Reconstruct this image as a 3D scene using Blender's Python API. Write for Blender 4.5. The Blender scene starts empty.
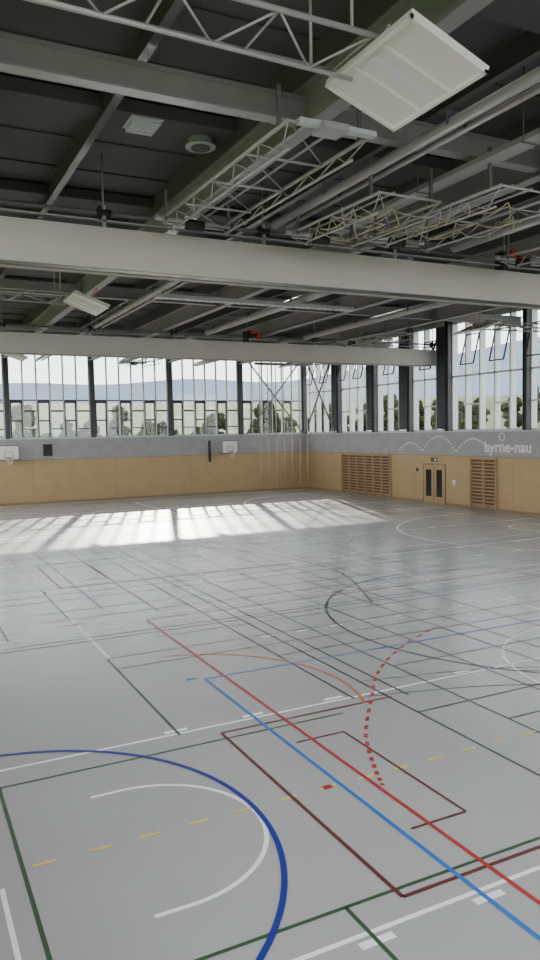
import bpy, bmesh, math, random
from mathutils import Vector, Matrix
random.seed(4)
H=4.5; XR=29.45; YB=52.0; XL=-1.2; YN=-3.0; ZC=11.0
SC=bpy.context.scene
# ---------------------------------------------------------------- materials
def mat(name,col,rough=.6,metal=0,noise=0,nscale=5,bump=0,spec=None,col2=None,emit=0):
    m=bpy.data.materials.new(name); m.use_nodes=True
    nt=m.node_tree; b=nt.nodes['Principled BSDF']
    b.inputs['Base Color'].default_value=(*col,1); b.inputs['Roughness'].default_value=rough
    b.inputs['Metallic'].default_value=metal
    if spec is not None: b.inputs['Specular IOR Level'].default_value=spec
    if noise or bump or col2:
        tc=nt.nodes.new('ShaderNodeTexCoord'); n=nt.nodes.new('ShaderNodeTexNoise'); n.inputs['Scale'].default_value=nscale; n.inputs['Detail'].default_value=5
        nt.links.new(tc.outputs['Object'],n.inputs['Vector'])
        r=nt.nodes.new('ShaderNodeValToRGB'); r.color_ramp.elements[0].position=.35; r.color_ramp.elements[1].position=.65
        c2=col2 if col2 else tuple(min(1,c*(1+noise)) for c in col)
        r.color_ramp.elements[0].color=(*[c*(1-noise) for c in col],1); r.color_ramp.elements[1].color=(*c2,1)
        nt.links.new(n.outputs['Fac'],r.inputs['Fac']); nt.links.new(r.outputs['Color'],b.inputs['Base Color'])
        if bump:
            bp=nt.nodes.new('ShaderNodeBump'); bp.inputs['Strength'].default_value=bump; bp.inputs['Distance'].default_value=.02
            nt.links.new(n.outputs['Fac'],bp.inputs['Height']); nt.links.new(bp.outputs[0],b.inputs['Normal'])
    if emit: b.inputs['Emission Color'].default_value=(*col,1); b.inputs['Emission Strength'].default_value=emit
    return m
M={}
M['floor']=mat('sports_floor_linoleum',(.40,.395,.375),.27,noise=.03,nscale=.6,spec=.58)
M['tan']=mat('tan_impact_panelling',(.50,.35,.175),.6,noise=.04,nscale=1.2)
M['tan2']=mat('panel_joint',(.30,.21,.11),.7)
M['conc']=mat('grey_concrete',(.36,.362,.36),.8,noise=.06,nscale=1.5)
M['ceil']=mat('dark_ceiling_panel',(.115,.111,.118),.8,noise=.06,nscale=.8)
M['beam']=mat('grey_painted_steel',(.33,.322,.334),.45,noise=.04,nscale=2)
M['beamd']=mat('dark_grey_steel',(.13,.128,.134),.5)
M['lsteel']=mat('light_grey_tube',(.42,.41,.415),.4,metal=.15)
M['white']=mat('white_lacquer',(.80,.79,.76),.45)
M['hous']=mat('divider_housing_paint',(.54,.515,.49),.6,noise=.03,nscale=.7)
M['frame']=mat('aluminium_window_frame',(.58,.59,.60),.45,metal=.2)
M['dark']=mat('anthracite_column',(.055,.058,.062),.5)
M['blind']=mat('dark_blind_fabric',(.05,.055,.065),.8)
M['wood']=mat('wall_bar_wood',(.46,.30,.15),.5,noise=.12,nscale=8)
M['woodd']=mat('wall_bar_recess',(.14,.085,.045),.7)
M['red']=mat('red_motor',(.62,.03,.02),.4)
M['rubber']=mat('black_rubber',(.02,.02,.02),.6)
M['orange']=mat('orange_rim',(.75,.16,.03),.4)
M['net']=mat('net_cord',(.8,.8,.8),.8)
M['rope']=mat('hemp_rope',(.55,.48,.38),.9,noise=.15,nscale=30)
M['cable']=mat('yellowish_cable',(.48,.40,.24),.6)
M['door']=mat('tan_door',(.47,.32,.15),.5,noise=.05)
M['dglass']=mat('dark_door_glass',(.02,.022,.025),.12)
M['fix']=mat('luminaire_housing',(.55,.57,.60),.4)
M['lens']=mat('prismatic_lens',(.75,.78,.82),.3)
for k,c in dict(lw=(.88,.88,.86),lb=(.02,.16,.52),ldb=(.015,.03,.25),lr=(.40,.03,.03),lg=(.04,.09,.04),lm=(.12,.03,.028),lk=(.055,.055,.06),ly=(.66,.54,.14),lo=(.55,.16,.07)).items():
    M[k]=mat('court_paint_'+k,c,.38)
def glassmat():
    m=bpy.data.materials.new('window_glass'); m.use_nodes=True; nt=m.node_tree; nt.nodes.clear()
    o=nt.nodes.new('ShaderNodeOutputMaterial'); t=nt.nodes.new('ShaderNodeBsdfTransparent'); t.inputs[0].default_value=(.90,.92,.92,1)
    g=nt.nodes.new('ShaderNodeBsdfGlossy'); g.inputs['Roughness'].default_value=.03
    mx=nt.nodes.new('ShaderNodeMixShader'); mx.inputs[0].default_value=.05
    nt.links.new(t.outputs[0],mx.inputs[1]); nt.links.new(g.outputs[0],mx.inputs[2]); nt.links.new(mx.outputs[0],o.inputs[0]); return m
M['glass']=glassmat()
# ---------------------------------------------------------------- builder
class B:
    def __init__(s): s.v=[]; s.f=[]; s.m=[]; s.mats=[]; s.sm=[]
    def mi(s,k):
        if k not in s.mats: s.mats.append(k)
        return s.mats.index(k)
    def face(s,pts,k,smooth=False):
        n=len(s.v); s.v+=[tuple(p) for p in pts]; s.f.append(tuple(range(n,n+len(pts)))); s.m.append(s.mi(k)); s.sm.append(smooth)
    def hexa(s,c,k):
        n=len(s.v); s.v+=[tuple(p) for p in c]
        for q in ((0,3,2,1),(4,5,6,7),(0,1,5,4),(1,2,6,5),(2,3,7,6),(3,0,4,7)):
            s.f.append(tuple(n+i for i in q)); s.m.append(s.mi(k)); s.sm.append(False)
    def box(s,x0,x1,y0,y1,z0,z1,k):
        x0,x1=sorted((x0,x1)); y0,y1=sorted((y0,y1)); z0,z1=sorted((z0,z1))
        s.hexa([(x0,y0,z0),(x1,y0,z0),(x1,y1,z0),(x0,y1,z0),(x0,y0,z1),(x1,y0,z1),(x1,y1,z1),(x0,y1,z1)],k)
    def tube(s,p,q,r,k,n=8,r2=None):
        p=Vector(p); q=Vector(q); d=(q-p)
        if d.length<1e-6: return
        d.normalize(); a=d.orthogonal().normalized(); b=d.cross(a); r2=r if r2 is None else r2
        st=len(s.v)
        for i in range(n):
            t=2*math.pi*i/n; s.v.append(tuple(p+(a*math.cos(t)+b*math.sin(t))*r))
        for i in range(n):
            t=2*math.pi*i/n; s.v.append(tuple(q+(a*math.cos(t)+b*math.sin(t))*r2))
        mi=s.mi(k)
        for i in range(n):
            j=(i+1)%n; s.f.append((st+i,st+j,st+n+j,st+n+i)); s.m.append(mi); s.sm.append(True)
        s.f.append(tuple(st+i for i in reversed(range(n)))); s.m.append(mi); s.sm.append(False)
        s.f.append(tuple(st+n+i for i in range(n))); s.m.append(mi); s.sm.append(False)
    def path(s,pts,r,k,n=6):
        for a,b in zip(pts,pts[1:]): s.tube(a,b,r,k,n)
    def ibeamX(s,x0,x1,y,z0,z1,w,k,t=.035):
        s.box(x0,x1,y-w/2,y+w/2,z0,z0+t,k); s.box(x0,x1,y-w/2,y+w/2,z1-t,z1,k); s.box(x0,x1,y-.015,y+.015,z0+t,z1-t,k)
    def ibeamY(s,y0,y1,x,z0,z1,w,k,t=.035):
        s.box(x-w/2,x+w/2,y0,y1,z0,z0+t,k); s.box(x-w/2,x+w/2,y0,y1,z1-t,z1,k); s.box(x-.015,x+.015,y0,y1,z0+t,z1-t,k)
    def obj(s,name,parent=None):
        me=bpy.data.meshes.new(name); me.from_pydata(s.v,[],s.f); 
        for k in s.mats: me.materials.append(M[k])
        me.polygons.foreach_set('material_index',s.m); me.polygons.foreach_set('use_smooth',s.sm); me.update()
        o=bpy.data.objects.new(name,me); SC.collection.objects.link(o)
        if parent: o.parent=parent
        return o
def empty(name):
    e=bpy.data.objects.new(name,None); SC.collection.objects.link(e); return e
# ---------------------------------------------------------------- shell
b=B(); b.box(XL-.3,XR+.3,YN-.3,YB+.3,-.3,0,'floor'); b.obj('floor')
b=B(); b.box(XL-.4,XR+1.2,YN-.4,YB+1.2,ZC,ZC+.4,'ceil')
y=-2.4
while y<YB-1:
    b.box(XL,XR,y,y+.05,ZC-.04,ZC,'ceil'); y+=1.9
for y in (8.5,14.6,20.2,26.1,32,43.6,49.4): b.box(XL,XR,y-.35,y+.35,10.7,ZC-.05,'ceil')
for x in (3.8,9.5,15.2,20.9,26.5): b.ibeamY(YN,YB-.1,x,10.5,ZC,.16,'beamd',.02)
b.obj('ceiling')
SILL=4.4; BT=2.95; HEAD=10.25
b=B(); b.box(XL,XR,YB,YB+.3,BT,SILL,'conc'); b.box(XL,XR,YB,YB+.3,HEAD,ZC,'conc'); b.box(XL,XR,YB+.001,YB+.3,0,BT,'tan')
x=XL+.8
b.box(XL,XR,YB-.02,YB,BT-.03,BT,'tan2')
while x<XR: b.box(x,x+.012,YB-.003,YB+.01,0.1,BT-.03,'tan2'); x+=2.85
b.box(XL,XR,YB-.12,YB+.3,SILL-.06,SILL,'frame')
b.obj('wall_back')
b=B()
b.box(XR,XR+.3,YN,YB,BT,SILL,'conc'); b.box(XR,XR+.3,YN,YB,10.75,ZC,'conc'); b.box(XR+.001,XR+.3,YN,YB,0,BT,'tan')
b.box(XR-.02,XR,YN,YB,BT-.03,BT,'tan2'); b.box(XR-.12,XR+.3,YN,YB,SILL-.06,SILL,'frame')
yy=1.
while yy<YB: b.box(XR-.003,XR+.01,yy,yy+.012,.1,BT-.03,'tan2'); yy+=2.85
b.obj('wall_right')
b=B(); b.box(XL-.3,XL,YN,YB,0,SILL,'tan'); b.box(XL-.3,XL,YN,YB,9.5,ZC,'conc')
for yy in range(-3,52,6): b.box(XL-.3,XL,yy,yy+.4,SILL,9.5,'frame')
b.obj('wall_left')
b=B(); b.box(XL,XR,YN-.3,YN,0,2.2,'tan'); b.box(XL,XR,YN-.3,YN,10.3,ZC,'conc')
for xx in range(-1,30,6): b.box(xx,xx+.35,YN-.3,YN,2.2,10.3,'frame')
b.obj('wall_near')
b=B(); b.box(XL,XR,YB-.02,YB,0,.1,'tan2'); b.obj('baseboard_back')
b=B(); b.box(XR-.02,XR,YN,YB,0,.1,'tan2'); b.obj('baseboard_right')

# ---------------------------------------------------------------- back wall windows
cols=[.95,6.65,12.35,18.05,23.7,29.3]
wn=0
def window_back(x0,x1,idx):
    b=B(); y=YB+.12; n=6; z0=SILL; z1=HEAD
    w=(x1-x0)/n
    for i in range(n+1):
        x=x0+i*w; b.box(x-.05,x+.05,y-.06,y+.06,z0,z1,'frame')
    b.box(x0,x1,y-.06,y+.06,z0,z0+.09,'frame'); b.box(x0,x1,y-.06,y+.06,z1-.09,z1,'frame')
    b.box(x0,x1,y-.05,y+.05,6.95,7.03,'dark')
    for i in range(n):
        xa=x0+i*w+.05; xb=x0+(i+1)*w-.05
        if i%2==0:
            b.box(xa,xb,y-.05,y+.04,5.55,5.65,'dark')
            b.box(xa,xa+.08,y-.07,y+.04,z0+.09,6.95,'dark'); b.box(xb-.08,xb,y-.07,y+.04,z0+.09,6.95,'dark'); b.box(xa,xb,y-.07,y+.04,6.8,6.95,'dark')
        else:
            b.box(xa,xb,y-.05,y+.04,6.2,6.32,'dark'); b.box(xa,xb,y-.05,y+.04,5.0,5.08,'dark')
        b.box(xa,xb,y+.0,y+.008,z0+.05,z1-.05,'glass')
    b.obj('window_%d'%idx)
for a,c in zip([XL]+cols[:-1],cols): 
    wn+=1; window_back(a+.17,c-.17,wn)
def column(x0,x1,y0,y1,z1=ZC,z0=SILL,k='dark'):
    b=B(); xm=(x0+x1)/2
    b.box(x0,x1,y0,y0+.03,z0,z1,k); b.box(x0,x1,y1-.03,y1,z0,z1,k); b.box(xm-.06,xm+.06,y0+.03,y1-.03,z0,z1,k); return b.obj('steel_column')
for x in cols[:-1]: column(x-.15,x+.15,YB-.25,YB+.1)
column(XR-.35,XR-.02,YB-.35,YB-.02)
# ---------------------------------------------------------------- right wall windows
rc=[-2.8,3.,9.,15.,21.2,28.5,34.6,38.3,42.2,46.8,51.6]
def window_right(y0,y1,idx,dark):
    b=B(); x=XR+.12; n=max(3,int(round((y1-y0)/1.1))); w=(y1-y0)/n; z0=SILL; z1=10.75
    for i in range(n+1):
        y=y0+i*w; b.box(x-.07,x+.07,y-.05,y+.05,z0,z1,'frame')
        b.box(x+.07,x+.36,y-.02,y+.02,z0,z1,'frame')  # outer fins, added to block slanting sun through the right-hand windows
    for z in (z0+.04,7.6,z1-.05): b.box(x-.07,x+.07,y0,y1,z-.05,z+.05,'frame')
    for i in range(n):
        ya=y0+i*w+.05; yb=y0+(i+1)*w-.05
        b.box(x,x+.008,ya,yb,z0+.05,z1-.05,'glass')
        if dark and i==0:
            for q in range(26): 
                z=z0+.15+q*.235; b.hexa([(x-.12,ya,z),(x-.05,ya,z),(x-.05,yb,z),(x-.12,yb,z),(x-.10,ya,z+.23),(x-.03,ya,z+.23),(x-.03,yb,z+.23),(x-.10,yb,z+.23)],'blind')
        elif i%2==1:
            b.box(x-.06,x+.05,ya,yb,5.9,5.98,'frame')
            zt=9.9; zb=8.2; o=.5
            for (pa,pb) in (((x-.05,ya,zt),(x-o,ya,zb)),((x-.05,yb,zt),(x-o,yb,zb)),((x-o,ya,zb),(x-o,yb,zb)),((x-.05,ya,zt),(x-.05,yb,zt))): b.tube(pa,pb,.045,'dark',4)
    b.obj('window_%d'%idx)
for i,(a,c) in enumerate(zip(rc,rc[1:])):
    wn+=1; window_right(a+.15,c-.15,wn,i>=6)
for y in rc[1:-1]:
    column(XR-.25,XR+.08,y-.15,y+.15)
b=B()
for (p,q) in (((XR-.35,51.4,SILL),(XR-.35,47,10.5)),((XR-.35,47,SILL),(XR-.35,51.4,10.5)),((24,YB-.35,SILL),(29,YB-.35,10.3)),((24,YB-.35,10.3),(29,YB-.35,SILL))): b.tube(p,q,.06,'beamd')
b.obj('cross_brace')

# ---------------------------------------------------------------- wall bars
def wall_bars(y0,y1,z0=.15,z1=2.85):
    b=B(); b.box(XR-.012,XR,y0,y1,z0,z1,'woodd'); n=max(2,int(round((y1-y0)/.95))); w=(y1-y0)/n
    for i in range(n+1):
        y=y0+i*w; b.box(XR-.16,XR-.01,y-.03,y+.03,z0-.15,z1,'wood')
    for i in range(14):
        z=z0+.08+i*(z1-z0-.12)/13; b.box(XR-.13,XR-.09,y0,y1,z-.035,z+.035,'wood')
    b.box(XR-.17,XR-.01,y0,y1,z1-.05,z1+.03,'wood')
    b.obj('wall_bars')
wall_bars(40.5,46.5); wall_bars(30.7,32.7)
b=B(); b.box(XR-.03,XR,35.0,37.1,0.0,2.35,'door')
for y in (35.0,36.03,37.04): b.box(XR-.05,XR,y,y+.05,.0,2.4,'tan2')
b.box(XR-.05,XR,35,37.1,2.35,2.42,'tan2')
for y in (35.3,36.3): b.box(XR-.045,XR-.03,y,y+.5,.4,2.05,'dglass')
b.tube((XR-.1,35.9,.95),(XR-.1,35.9,1.15),.015,'lsteel'); b.tube((XR-.1,36.2,.95),(XR-.1,36.2,1.15),.015,'lsteel')
b.box(XR-.1,XR-.03,35.89,35.91,1.04,1.06,'lsteel'); b.box(XR-.1,XR-.03,36.19,36.21,1.04,1.06,'lsteel')
b.obj('door_1')
b=B(); b.box(XR-.03,XR,34.1,34.35,1.2,1.5,'white'); b.box(XR-.03,XR,37.6,37.8,1.9,2.1,'rubber'); b.obj('wall_switch')
b=B(); b.box(XR-.04,XR,35.75,36.35,2.55,2.8,'lg'); b.box(XR-.045,XR-.04,35.8,36.0,2.62,2.73,'white'); b.obj('exit_sign')
def letter(txt,y,z,size):
    cu=bpy.data.curves.new('lettering','FONT'); cu.body=txt; cu.size=size; cu.extrude=.01; cu.offset=.016
    o=bpy.data.objects.new('lettering',cu); SC.collection.objects.link(o); cu.materials.append(M['white'])
    o.matrix_world=Matrix(((0,0,-1,XR-.012),(-1,0,0,y),(0,1,0,z),(0,0,0,1))); return o
t=letter('byrne-nau',31.7,3.22,.86)
t.name='wall_lettering'
b=B()
def ring(b,cy,cz,r,x,k,w=.03,n=20):
    b.path([(x,cy+r*math.cos(2*math.pi*i/n),cz+r*math.sin(2*math.pi*i/n)) for i in range(n+1)],w,k,5)
ring(b,30.3,4.05,.19,XR-.04,'white',.035)
for (ya,yb,h,n) in ((39.6,37.2,.55,12),(37.2,34.0,.95,17),(34.0,31.2,.8,15)):
    for i in range(n):
        s_=(i+.5)/n; py=ya+(yb-ya)*s_; pz=3.15+4*h*s_*(1-s_)
        b.tube((XR-.03,py,pz),(XR,py,pz),.062,'white',10)
b.obj('bouncing_ball_mural')

# ---------------------------------------------------------------- wall basketball hoops
def hoop(cx):
    e=empty('basketball_hoop'); y=YB-1.0; z0=3.02; z1=3.98
    b=B(); b.box(cx-.65,cx+.65,y,y+.04,z0,z1,'white')
    for (xa,xb,za,zb) in ((cx-.65,cx+.65,z0,z0+.04),(cx-.65,cx+.65,z1-.04,z1),(cx-.65,cx-.61,z0,z1),(cx+.61,cx+.65,z0,z1),(cx-.26,cx+.26,3.18,3.21),(cx-.26,cx+.26,3.54,3.57),(cx-.26,cx-.23,3.18,3.57),(cx+.23,cx+.26,3.18,3.57)):
        b.box(xa,xb,y-.006,y,za,zb,'rubber')
    b.obj('backboard',e)
    b=B(); n=20; r=.225; cy=y-.15-r
    b.path([(cx+r*math.cos(2*math.pi*i/n),cy+r*math.sin(2*math.pi*i/n),3.12) for i in range(n+1)],.014,'orange'); b.box(cx-.08,cx+.08,y-.17,y,3.07,3.14,'orange')
    for i in range(12):
        t=2*math.pi*i/12; t2=t+.5
        for tt in (t2,t-.5): b.tube((cx+r*math.cos(t),cy+r*math.sin(t),3.11),(cx+.13*math.cos(tt),cy+.13*math.sin(tt),2.72),.007,'net',4)
    b.obj('rim',e)
    b=B()
    for s in (-.4,.4):
        b.box(cx+s-.03,cx+s+.03,y+.04,YB,3.15,3.21,'lsteel'); b.box(cx+s-.03,cx+s+.03,y+.04,YB,3.8,3.86,'lsteel'); b.tube((cx+s,y+.05,3.2),(cx+s,YB,3.8),.02,'lsteel')
    b.obj('bracket',e)
hoop(6.55); hoop(22.35)
b=B(); b.box(21.0,21.15,YB-.1,YB-.01,2.4,4.0,'rubber'); b.box(8.9,9.5,YB-.08,YB-.01,3.2,4.0,'rubber'); b.obj('scoreboard_panel')
for i in range(7):
    b=B(); x=24.6+i*.68; y=YB-1.6
    b.path([(x,y,.45),(x+.01,y,4),(x,y,9.4)],.038,'rope',6); b.tube((x,y,.4),(x,y,.5),.05,'rope'); b.tube((x,y,9.4),(x,y,9.6),.03,'lsteel')
    b.obj('climbing_rope')
b=B(); b.ibeamX(24.2,29.1,YB-1.6,9.6,9.8,.14,'beam',.02); b.tube((24.4,YB-1.6,9.8),(24.4,YB-1.6,ZC),.03,'beam'); b.tube((28.9,YB-1.6,9.8),(28.9,YB-1.6,ZC),.03,'beam'); b.obj('climbing_rope_rail')

# ---------------------------------------------------------------- roof steel
for x in cols[:-1]:
    b=B(); b.ibeamY(YN,YB-.1,x,9.75,10.45,.30,'beam'); b.box(x-.1,x+.1,YN,YB-.1,10.45,ZC,'beamd'); b.obj('roof_beam')
for y in (5.8,11.6,23.2,29.,40.6,46.4):
    b=B(); b.ibeamX(XL,XR,y,9.85,10.3,.26,'beam')
    b.obj('cross_beam')
for x,r in ((8.6,.10),(8.95,.06),(14.3,.16),(20.0,.16)):
    b=B(); b.tube((x,YN,9.64),(x,16.6,9.64),r,'lsteel',14); b.tube((x,18.6,9.64),(x,35.2,9.64),r,'lsteel',14); b.tube((x,37,9.64),(x,YB-.4,9.64),r,'lsteel',14)
    for yy in range(-2,50,4):
        if abs(yy-18)>1.5: b.box(x-r-.02,x+r+.02,yy,yy+.05,9.62,9.85,'beamd')
    b.obj('service_duct')
b=B()
b.box(10.2,10.6,YN,16.6,9.60,9.62,'lsteel'); b.box(10.2,10.22,YN,16.6,9.62,9.7,'lsteel'); b.box(10.58,10.6,YN,16.6,9.62,9.7,'lsteel')
for i in range(4): b.tube((10.27+i*.08,YN,9.65),(10.27+i*.08,16.6,9.65),.025,'cable' if i%2 else 'rubber',6)
for yy in range(-2,17,3): b.box(10.18,10.62,yy,yy+.04,9.58,9.6,'beamd'); b.tube((10.2,yy,9.6),(10.2,yy,ZC-.05),.012,'beamd',6)
b.obj('cable_tray')

def housing(y0,name='divider_curtain_housing'):
    e=empty(name); x0=XL; x1=XR-.05
    b=B(); b.box(x0,x1,y0,y0+.04,8.36,9.25,'hous'); b.box(x0,x1,y0+.66,y0+.7,8.36,9.25,'hous')
    b.box(x0,x1,y0-.05,y0+.05,8.36,8.41,'hous'); b.box(x0,x1,y0+.6,y0+.75,8.36,8.41,'hous'); b.box(x0,x1,y0-.03,y0+.73,9.25,9.29,'hous'); b.box(x0,x1,y0+.1,y0+.6,8.40,8.44,'beamd')
    b.obj('box_panels',e)
    b=B(); b.tube((x0,y0+.05,9.62),(x1,y0+.05,9.62),.045,'beamd',10); b.box(x0,x1,y0-.02,y0+.1,9.42,9.46,'beam')
    x=.4
    while x<x1:
        b.box(x-.04,x+.04,y0-.02,y0+.12,9.29,9.8,'beam'); b.tube((x-.16,y0+.05,9.62),(x+.16,y0+.05,9.62),.10,'rubber',12); b.box(x-.13,x-.09,y0-.06,y0+.16,9.45,9.75,'rubber')
        b.tube((x,y0+.05,9.8),(x,y0+.05,ZC-.05),.02,'beam'); x+=4.1
    b.obj('drive_shaft',e)
    b=B(); b.tube((16.75,y0+.05,9.66),(17.3,y0+.05,9.66),.15,'rubber',14); b.tube((17.3,y0+.05,9.66),(17.5,y0+.05,9.66),.16,'red',14); b.box(16.95,17.16,y0-.12,y0+.2,9.72,9.92,'red'); b.box(16.6,16.8,y0-.12,y0+.22,9.3,9.85,'rubber'); b.obj('motor',e)
housing(17.2); housing(35.7)

# ---------------------------------------------------------------- swung-up basketball goals (cross courts)
def swung_goal(cy,m=0):
    """ceiling goal folded up: arms run along X, backboard tilted, m=1 mirrors to the right side"""
    e=empty('ceiling_basketball_goal')
    X=(lambda x:x) if not m else (lambda x:28.2-x)
    b=B(); z=9.12; ca=cy+.28
    A=[ca-.47,ca+.47]
    for yy in A: b.tube((X(-1.0),yy,z+.02),(X(5.4),yy,z),.035,'lsteel',8)
    b.tube((X(-1.0),ca,z-.2),(X(5.2),ca,z-.3),.03,'lsteel',8)
    n=5
    for i in range(n):
        xa=-1+6.2*i/n; xb=-1+6.2*(i+.5)/n; xc=-1+6.2*(i+1)/n
        za=z; zb=z-.2-.1*(i+.5)/n; zc=z
        for yy in A:
            b.tube((X(xa),yy,za),(X(xb),ca,zb),.016,'lsteel',6); b.tube((X(xb),ca,zb),(X(xc),yy,zc),.016,'lsteel',6)
        b.tube((X(xc),A[0],zc),(X(xc),A[1],zc),.018,'lsteel',6)
    for xx in (.6,4.9):
        for yy in A: b.tube((X(xx),yy,z),(X(xx),yy,ZC-.3),.02,'lsteel',6)
    b.obj('support_arms',e)
    b=B(); L=.9; W=1.17
    ax=Vector((math.cos(.345),0,-math.sin(.345))); ay=Vector((0,1,0)); az=ax.cross(ay)
    O=Vector((5.2,cy-L,9.03))
    def P(u,v,w):
        p=O+ax*(W*u)+ay*(2*L*v)+az*w; return (X(p.x),p.y,p.z)
    def bar(u0,u1,v0,v1,w0,w1,k): b.hexa([P(u0,v0,w0),P(u1,v0,w0),P(u1,v1,w0),P(u0,v1,w0),P(u0,v0,w1),P(u1,v0,w1),P(u1,v1,w1),P(u0,v1,w1)],k)
    bar(0,1,0,1,0,.05,'white')
    for q in ((0,.04,0,1),(.96,1,0,1),(0,1,0,.025),(0,1,.975,1),(.05,.95,.33,.345),(.05,.95,.655,.67)): bar(*q,-.05,0,'white')
    bar(0,1,.26,.29,.05,.12,'lsteel'); bar(0,1,.71,.74,.05,.12,'lsteel'); bar(.1,.9,.47,.53,-.03,0,'lens')
    b.obj('backboard',e)
    b=B(); n=18; ctr=O+ax*(.75)+ay*L+az*(.40)
    pts=[ctr+ay*(.225*math.cos(2*math.pi*i/n))+az*(.225*math.sin(2*math.pi*i/n)) for i in range(n+1)]
    b.path([(X(p.x),p.y,p.z) for p in pts],.012,'orange')
    q=O+ax*.75+ay*L+az*.05; q2=ctr-az*.225
    b.tube((X(q.x),q.y,q.z),(X(q2.x),q2.y,q2.z),.035,'orange')
    b.obj('rim',e)
swung_goal(7.62); swung_goal(24.6); swung_goal(41.2)
swung_goal(24.6,1); swung_goal(41.2,1)
# ---------------------------------------------------------------- folded apparatus frames along the hall
def folded_frame(cx,y0,y1,z,cables=False,head=False):
    e=empty('folded_apparatus_frame')
    b=B()
    for s in (-.75,.75):
        b.tube((cx+s,y0,z),(cx+s,y1,z+.1),.035,'lsteel'); b.tube((cx+s*.8,y0+.3,z-.3),(cx+s*.8,y1-.5,z-.2),.025,'lsteel')
        n=max(2,int((y1-y0)/.9)) 
        for i in range(n):
            ya=y0+(y1-y0)*i/n; yb=y0+(y1-y0)*(i+.5)/n; yc=y0+(y1-y0)*(i+1)/n
            b.tube((cx+s,ya,z),(cx+s*.8,yb,z-.28),.012,'lsteel',6); b.tube((cx+s*.8,yb,z-.28),(cx+s,yc,z),.012,'lsteel',6)
    n=int((y1-y0)/1.5)
    for s in (-.25,.25): b.tube((cx+s,y0+.2,z+.12),(cx+s,y1-.2,z+.2),.025,'lsteel')
    for i in range(n+1):
        y=y0+(y1-y0)*i/n; b.tube((cx-.75,y,z),(cx+.75,y,z),.025,'lsteel')
        if i<n:
            y2=y0+(y1-y0)*(i+1)/n; b.tube((cx-.75,y,z),(cx+.75,y2,z+.02),.012,'lsteel',6)
    for yy in (y0+.3,y1-.3):
        for s in (-.75,.75): b.box(cx+s-.03,cx+s+.03,yy-.03,yy+.03,z,9.9,'beamd')
    if head: b.box(cx-.6,cx+.8,y0-.12,y0+.02,z-.04,z+.04,'fix'); b.box(cx-.25,cx+.2,y0-.25,y0+.15,z-.1,z+.0,'lsteel')
    b.tube((cx-.9,y1,z+.1),(cx+.9,y1,z+.1),.06,'lsteel'); b.tube((cx-.2,y1-.1,z),(cx+.2,y1-.1,z),.12,'rubber',12)
    b.obj('support_frame',e)
    if cables:
        b=B()
        for j in range(4):
            pts=[]
            for i in range(46):
                u=i/45; pts.append((cx-1.1+2.2*u+.1*math.sin(9*u+j), y0+.1+.35*j+(y1-y0)*.4*(.5+.5*math.sin(6*u+j*2)), z-.1-.2*abs(math.sin(11*u+j))))
            b.path(pts,.015,'cable' if j%2 else 'lsteel',5)
        b.obj('loose_cable',e)
folded_frame(6.3,10.2,16.2,9.25,False,True)
folded_frame(11.2,10.8,15.2,9.1,True)
folded_frame(9.4,12.2,15.8,9.15,True)
folded_frame(16.0,10.8,15.8,9.15,True)
folded_frame(12.6,7.4,10.4,9.15,True)
folded_frame(14.5,45,49.,9.3)
folded_frame(22.5,30,34.6,9.3,True)
def strip(x0,x1,y,z=10.0):
    b=B(); b.box(x0,x1,y-.16,y+.16,z,z+.12,'fix'); b.box(x0+.03,x1-.03,y-.13,y+.13,z-.02,z,'lens')
    x=x0+.25
    while x<x1: b.box(x,x+.02,y-.13,y+.13,z-.04,z-.02,'fix'); x+=.25
    for x in (x0+.5,x1-.5): b.tube((x,y,z+.12),(x,y,10.7),.012,'lsteel')
    b.obj('strip_luminaire')
strip(8.3,16.5,25.2,9.3); strip(17.5,25.5,43,9.3); strip(1,7,43,9.3)
b=B(); b.tube((6.0,14.9,10.55),(6.0,14.9,10.7),.26,'fix',24); b.tube((6.0,14.9,10.52),(6.0,14.9,10.56),.32,'fix',24); b.tube((6.0,14.9,10.49),(6.0,14.9,10.53),.2,'beamd',24); b.obj('round_air_outlet')
b=B(); 
for i in range(6): b.box(4.4,4.95,14.35+i*.11,14.4+i*.11,10.6,10.72,'lens')
b.box(4.35,5.0,14.3,14.97,10.68,10.72,'fix'); b.obj('ceiling_vent')

# ---------------------------------------------------------------- court markings
b=B()
order=['lw','lg','lk','ly','lm','lo','lr','lb','ldb']
def rib(pts,k,w=.05):
    z=.002+.0006*order.index(k); P=[Vector((p[0],p[1])) for p in pts]; L=[];R=[]
    for i,p in enumerate(P):
        d=(P[min(i+1,len(P)-1)]-P[max(i-1,0)]).normalized(); n=Vector((-d.y,d.x))*w/2; L.append(p+n); R.append(p-n)
    for i in range(len(P)-1): b.face([(R[i].x,R[i].y,z),(R[i+1].x,R[i+1].y,z),(L[i+1].x,L[i+1].y,z),(L[i].x,L[i].y,z)],k)
def arc(cx,cy,r,a0,a1,k,w=.05,n=48,pre=None,post=None):
    pts=[(cx+r*math.cos(math.radians(a0+(a1-a0)*i/n)),cy+r*math.sin(math.radians(a0+(a1-a0)*i/n))) for i in range(n+1)]
    if pre: pts=[pre]+pts
    if post: pts=pts+[post]
    pts=[p for p in pts if XL<p[0]<XR and p[1]<YB]
    rib(pts,k,w)
def spl(pts,n=10):
    out=[]; q=[pts[0]]+pts+[pts[-1]]
    for i in range(1,len(q)-2):
        for j in range(n):
            t=j/n; o=[]
            for c in (0,1):
                a,b_,c_,d=q[i-1][c],q[i][c],q[i+1][c],q[i+2][c]
                o.append(.5*(2*b_+(c_-a)*t+(2*a-5*b_+4*c_-d)*t*t+(3*b_-a-3*c_+d)*t**3))
            out.append(tuple(o))
    return out+[pts[-1]]
def LX(y,x0,x1,k,w=.05): rib([(x0,y),(x1,y)],k,w)
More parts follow.
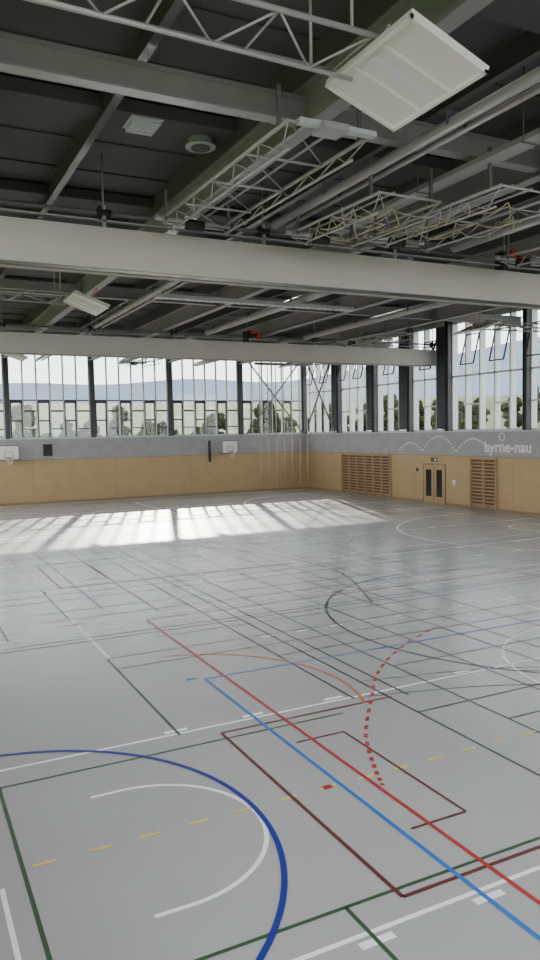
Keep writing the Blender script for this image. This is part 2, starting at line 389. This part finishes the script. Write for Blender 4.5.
def LY(x,y0,y1,k,w=.05): rib([(x,y0),(x,y1)],k,w)
MX=28.2
for oy in (0,16.6,33.2):
    A=7.83+oy; ww=.055 if oy==0 else .085
    for mir in (0,1):
        fx=(lambda x:x) if not mir else (lambda x:MX-x)
        s=1 if not mir else -1
        c=fx(.55)
        if oy==0: arc(c,A,3.1,-90 if not mir else 90,90 if not mir else 270,'ldb',.065)
        c=fx(2.33); arc(c,A-.08,1.29,-90 if not mir else 90,90 if not mir else 270,'lw',ww,pre=(fx(1.96),A-.08-1.29*s),post=(fx(1.96),A-.08+1.29*s))
        if oy>0 or mir: arc(fx(2.5),A-.4,6.4,-90 if not mir else 90,90 if not mir else 270,'lw',ww)
        x=.5
        while x<9.5: rib([(fx(x),A+.02),(fx(x+.25),A+.02)],'ly',.05); x+=.58
        LX(A+2.03,fx(.98),fx(6.2),'lg',.045); LY(fx(.98),A-6,A+2.03,'lg',.045)
        LX(A-2.1,fx(1),fx(12),'lg',.045)
        LY(fx(3.6),A-6,A-2.1,'lg',.045); LY(fx(3.6),A+2.5,A+6.8,'lg',.045); LX(A+6.8,fx(3.6),fx(12),'lg',.04)
        LX(A+2.25,fx(4.17),fx(7.3),'lm'); LY(fx(4.17),A-2.23,A+2.25,'lm'); LX(A-2.23,fx(4.17),fx(12),'lm')
        LX(A+1.4,fx(5.0),fx(5.8),'lm',.04); LY(fx(5.8),A-1.28,A+1.4,'lm',.04); LX(A-1.28,fx(5.0),fx(5.8),'lm',.04)
    LX(A+2.55,0,MX,'lw',ww); LX(A-2.5,0,MX,'lw',ww)
    for x in (3.6,4.9,6.4,9.2,12,16,19,22): rib([(x-.18,A+2.67),(x+.18,A+2.67)],'lw',.09); rib([(x-.18,A-2.62),(x+.18,A-2.62)],'lw',.09)
    arc(14.1,A,1.8,0,360,'lw',ww); arc(12.9,A+1.2,2.95,60,260,'lw',ww)
    LY(14.1,A-7,A+7,'lw',ww)
    LX(A+9.2,0,MX,'lw',ww); LX(A+8.3,0,MX,'lk',.05); LX(A+9.9,0,MX,'lw',ww)
LY(.74,3,7.6,'lw'); LY(3.65,14.6,25,'lw',.06)
LY(5.25,3.5,17.3,'lr',.055); LX(17.3,5.25,24,'lr',.035); LY(24,4,40,'lr',.05)
LY(4.87,3.5,12.5,'lb',.055); LX(12.5,4.87,23.3,'lb',.04); LY(23.3,4,12.5,'lb',.05)
rib([(4.55,12.62),(4.75,12.62)],'lb',.07); rib([(4.62,7.85),(4.75,7.85)],'lr',.09)
arc(4.0,11.3,3.0,78,-24,'lo',.05)
pts=spl([(10.8,13.2),(9.3,12.4),(7.9,11.3),(6.9,10.1),(6.05,9),(5.56,8.1),(5.3,7.5)],12)
for i in range(0,len(pts)-2,3): rib([pts[i],pts[i+1],tuple((Vector(pts[i+1])+Vector(pts[i+2]))/2)],'lr',.06)
arc(14.2,13.4,5.3,70,230,'lk',.065); rib(spl([(10.2,10.),(12,8.9),(15,8.2),(19,8.6)]),'lk',.045)
rib(spl([(6.9,10.3),(9.5,9.5),(12,7.8),(14,5)]),'lk',.035); rib(spl([(7.2,11.),(10.2,10.2),(13,8.3),(15,5)]),'lk',.03)
for x,k,y0,y1 in ((2.0,'lg',17,40),(4.6,'lk',19,46),(6.7,'lk',10.3,47),(7.25,'lk',2,44),(7.6,'lk',10,47),(8.3,'lg',2,40),(9.7,'lk',2,47),(10.9,'lk',2,30),(11.6,'lg',2,30),(12.9,'lk',2,30),(17.2,'lk',3,44),(18.9,'lg',5,48),(21.2,'lk',5,48),(5.8,'lm',18,34),(26.6,'lw',3,48)): LY(x,y0,y1,k,.045)
for y,k,x0,x1 in ((13.1,'lk',6.7,21),(13.9,'lg',3.6,24),(15.7,'lk',5,22),(16.4,'lk',2,24),(18.3,'lk',3,25),(19.2,'lg',3,25),(20.6,'lk',0,20),(21.4,'lk',2,26),(23.0,'lw',2,26),(25.6,'lg',0,20),(28.3,'lk',2,26),(30.6,'lw',0,28),(33,'lk',0,24),(36,'lk',2,26),(8.4,'lk',8.3,22),(9.3,'lk',7.25,22),(11.4,'lg',8.3,20)): LX(y,x0,x1,k,.045)
rib(spl([(0.2,34),(6,32),(11,27),(12.6,21),(11,16)]),'lk',.06)
arc(14.1,30,3.2,0,360,'lk',.06); arc(20,22,5,90,270,'lk',.06)
for i in range(14): rib([(2+i*1.8,20.1),(2.5+i*1.8,20.1)],'lw',.08); rib([(7+i*.9,14.5),(7.3+i*.9,14.5)],'lw',.07)
b.obj('court_line_markings')

# ---------------------------------------------------------------- outdoors
M['grass']=mat('meadow_grass',(.040,.068,.016),.95,noise=.2,nscale=.06,col2=(.07,.105,.026),spec=.1)
M['forest']=mat('forest_hill',(.022,.038,.022),1,noise=.25,nscale=.03,spec=.1)
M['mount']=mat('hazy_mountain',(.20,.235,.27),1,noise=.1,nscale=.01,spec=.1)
M['leaf']=mat('tree_foliage',(.016,.026,.008),.95,noise=.4,nscale=1.5,col2=(.035,.05,.016),spec=.1)
M['bark']=mat('tree_bark',(.03,.022,.015),.9)
M['bwall']=mat('farmhouse_plaster',(.12,.10,.085),.9,noise=.05); M['broof']=mat('roof_tiles',(.06,.03,.022),.9,noise=.1)
b=B()
def hz(x,y):
    d=max(0,math.hypot(max(0,x-XR),max(0,y-YB))-25); return -.2+ (d*.085 if d<200 else 17+ (d-200)*.01)
xs=[-150+ i*10 for i in range(56)]; ys=[-80+i*10 for i in range(56)]
for i in range(55):
    for j in range(55):
        b.face([(xs[i],ys[j],hz(xs[i],ys[j])),(xs[i+1],ys[j],hz(xs[i+1],ys[j])),(xs[i+1],ys[j+1],hz(xs[i+1],ys[j+1])),(xs[i],ys[j+1],hz(xs[i],ys[j+1]))],'grass',True)
b.v=[(v[0],v[1],v[2]-.25) for v in b.v]
b.obj('meadow_ground')
def ridge(name,dist,h,k,a0,a1,seed,base=.6):
    b=B(); rnd=random.Random(seed); n=140; ph=[rnd.uniform(0,6) for _ in range(6)]; prev=None
    for i in range(n+1):
        a=math.radians(a0+(a1-a0)*i/n); u=i/n
        z=h*(base+.16*math.sin(7*u+ph[0])+.12*math.sin(17*u+ph[1])+.05*math.sin(41*u+ph[2])+.03*math.sin(90*u+ph[3]))
        x=math.sin(a); y=math.cos(a)
        cur=((x*dist,y*dist,-5),(x*(dist+h*1.5),y*(dist+h*1.5),z),(x*(dist+h*3),y*(dist+h*3),-5))
        if prev:
            b.face([prev[0],cur[0],cur[1],prev[1]],k,True); b.face([prev[1],cur[1],cur[2],prev[2]],k,True)
        prev=cur
    b.obj(name)
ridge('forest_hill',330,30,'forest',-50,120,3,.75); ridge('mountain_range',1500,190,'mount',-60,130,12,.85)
def treemesh(seed):
    rnd=random.Random(seed); bm=bmesh.new()
    for i in range(34):
        a=rnd.uniform(0,6.3); rr=rnd.uniform(0,1.7); zz=rnd.uniform(2,6.6); rr*=1-.5*abs(zz-4)/2.6
        c=Vector((rr*math.cos(a),rr*math.sin(a),zz)); r=rnd.uniform(.35,.8)
        g=bmesh.ops.create_icosphere(bm,subdivisions=2,radius=r,matrix=Matrix.Translation(c))
        for v in g['verts']: v.co+=Vector((rnd.uniform(-.16,.16),rnd.uniform(-.16,.16),rnd.uniform(-.16,.16)))
    nl=len(bm.faces)
    bmesh.ops.create_cone(bm,segments=8,radius1=.25,radius2=.12,depth=4,cap_ends=True,matrix=Matrix.Translation((0,0,2)))
    bm.faces.ensure_lookup_table()
    for i in range(nl,len(bm.faces)): bm.faces[i].material_index=1
    me=bpy.data.meshes.new('tree'); bm.to_mesh(me); bm.free(); me.materials.append(M['leaf']); me.materials.append(M['bark']); return me
tm=[treemesh(s) for s in (1,2,3,5)]
def tree(x,y,s):
    o=bpy.data.objects.new('tree',random.choice(tm)); SC.collection.objects.link(o); o.location=(x,y,hz(x,y)-.5); o.scale=(s,s,s*random.uniform(.8,1.1)); o.rotation_euler=(0,0,random.uniform(0,6))
for i in range(40): tree(4+i*2.3+random.uniform(-.8,.8),YB+34+random.uniform(-3,9),random.uniform(.7,1.15))
for i in range(10): tree(XR+85+random.uniform(-8,22),-5+i*12+random.uniform(-3,3),random.uniform(.5,.95))
def house(x,y,w,d,h):
    b=B(); z=hz(x,y)-.5; b.box(x,x+w,y,y+d,z,z+h,'bwall')
    r=h+2.2; b.face([(x-.4,y-.4,z+h),(x+w+.4,y-.4,z+h),(x+w+.4,y+d/2,z+r),(x-.4,y+d/2,z+r)],'broof'); b.face([(x-.4,y+d+.4,z+h),(x-.4,y+d/2,z+r),(x+w+.4,y+d/2,z+r),(x+w+.4,y+d+.4,z+h)],'broof')
    b.face([(x,y,z+h),(x,y+d/2,z+r),(x,y+d,z+h)],'bwall'); b.face([(x+w,y,z+h),(x+w,y+d,z+h),(x+w,y+d/2,z+r)],'bwall')
    for i in range(3): b.box(x-.03,x,y+1+i*d/3.2,y+2+i*d/3.2,z+1,z+2.3,'dark'); b.box(x+1+i*w/3.2,x+2+i*w/3.2,y-.03,y,z+1,z+2.3,'dark')
    b.obj('farmhouse')
house(128,112,14,10,4.0)
# ---------------------------------------------------------------- light
w=bpy.data.worlds.new('World'); SC.world=w; w.use_nodes=True; nt=w.node_tree; nt.nodes.clear()
o=nt.nodes.new('ShaderNodeOutputWorld'); bg=nt.nodes.new('ShaderNodeBackground'); tc=nt.nodes.new('ShaderNodeTexCoord'); sep=nt.nodes.new('ShaderNodeSeparateXYZ'); rp=nt.nodes.new('ShaderNodeValToRGB')
nt.links.new(tc.outputs['Generated'],sep.inputs[0]); nt.links.new(sep.outputs['Z'],rp.inputs['Fac'])
rp.color_ramp.elements[0].color=(.96,.97,1,1); rp.color_ramp.elements[1].color=(.58,.72,.95,1); rp.color_ramp.elements[1].position=.8
nz=nt.nodes.new('ShaderNodeTexNoise'); nz.inputs['Scale'].default_value=3; nz.inputs['Detail'].default_value=6; nt.links.new(tc.outputs['Generated'],nz.inputs['Vector'])
r2=nt.nodes.new('ShaderNodeValToRGB'); r2.color_ramp.elements[0].position=.42; r2.color_ramp.elements[1].position=.62; nt.links.new(nz.outputs['Fac'],r2.inputs['Fac'])
mx=nt.nodes.new('ShaderNodeMix'); mx.data_type='RGBA'; nt.links.new(r2.outputs['Color'],mx.inputs['Factor']); nt.links.new(rp.outputs['Color'],mx.inputs['A']); mx.inputs['B'].default_value=(1,.975,.94,1)
nt.links.new(mx.outputs['Result'],bg.inputs['Color']); bg.inputs['Strength'].default_value=5.3; nt.links.new(bg.outputs[0],o.inputs[0])
sd=bpy.data.lights.new('sun','SUN'); sd.energy=15; sd.angle=.018; sd.color=(1,.94,.86); so=bpy.data.objects.new('sun',sd); SC.collection.objects.link(so)
so.rotation_euler=Vector((-.34,-1,-.46)).to_track_quat('-Z','Y').to_euler()
# ---------------------------------------------------------------- camera
f=740.; th=math.radians(3.65); psi=math.radians(26.7); ro=.0183
F=Vector((math.sin(psi)*math.cos(th),math.cos(psi)*math.cos(th),-math.sin(th)))
R0=Vector((math.cos(psi),-math.sin(psi),0)); U0=R0.cross(F)
Rr=(R0*math.cos(ro)-U0*math.sin(ro)).normalized(); Ur=(R0*math.sin(ro)+U0*math.cos(ro)).normalized()
cd=bpy.data.cameras.new('camera'); co=bpy.data.objects.new('camera',cd); SC.collection.objects.link(co)
m=Matrix((Rr,Ur,-F)).transposed().to_4x4(); m.translation=(0,0,H); co.matrix_world=m
cd.sensor_fit='VERTICAL'; cd.sensor_height=36; cd.lens=36*f/960; cd.clip_start=.05; cd.clip_end=5000
SC.camera=co
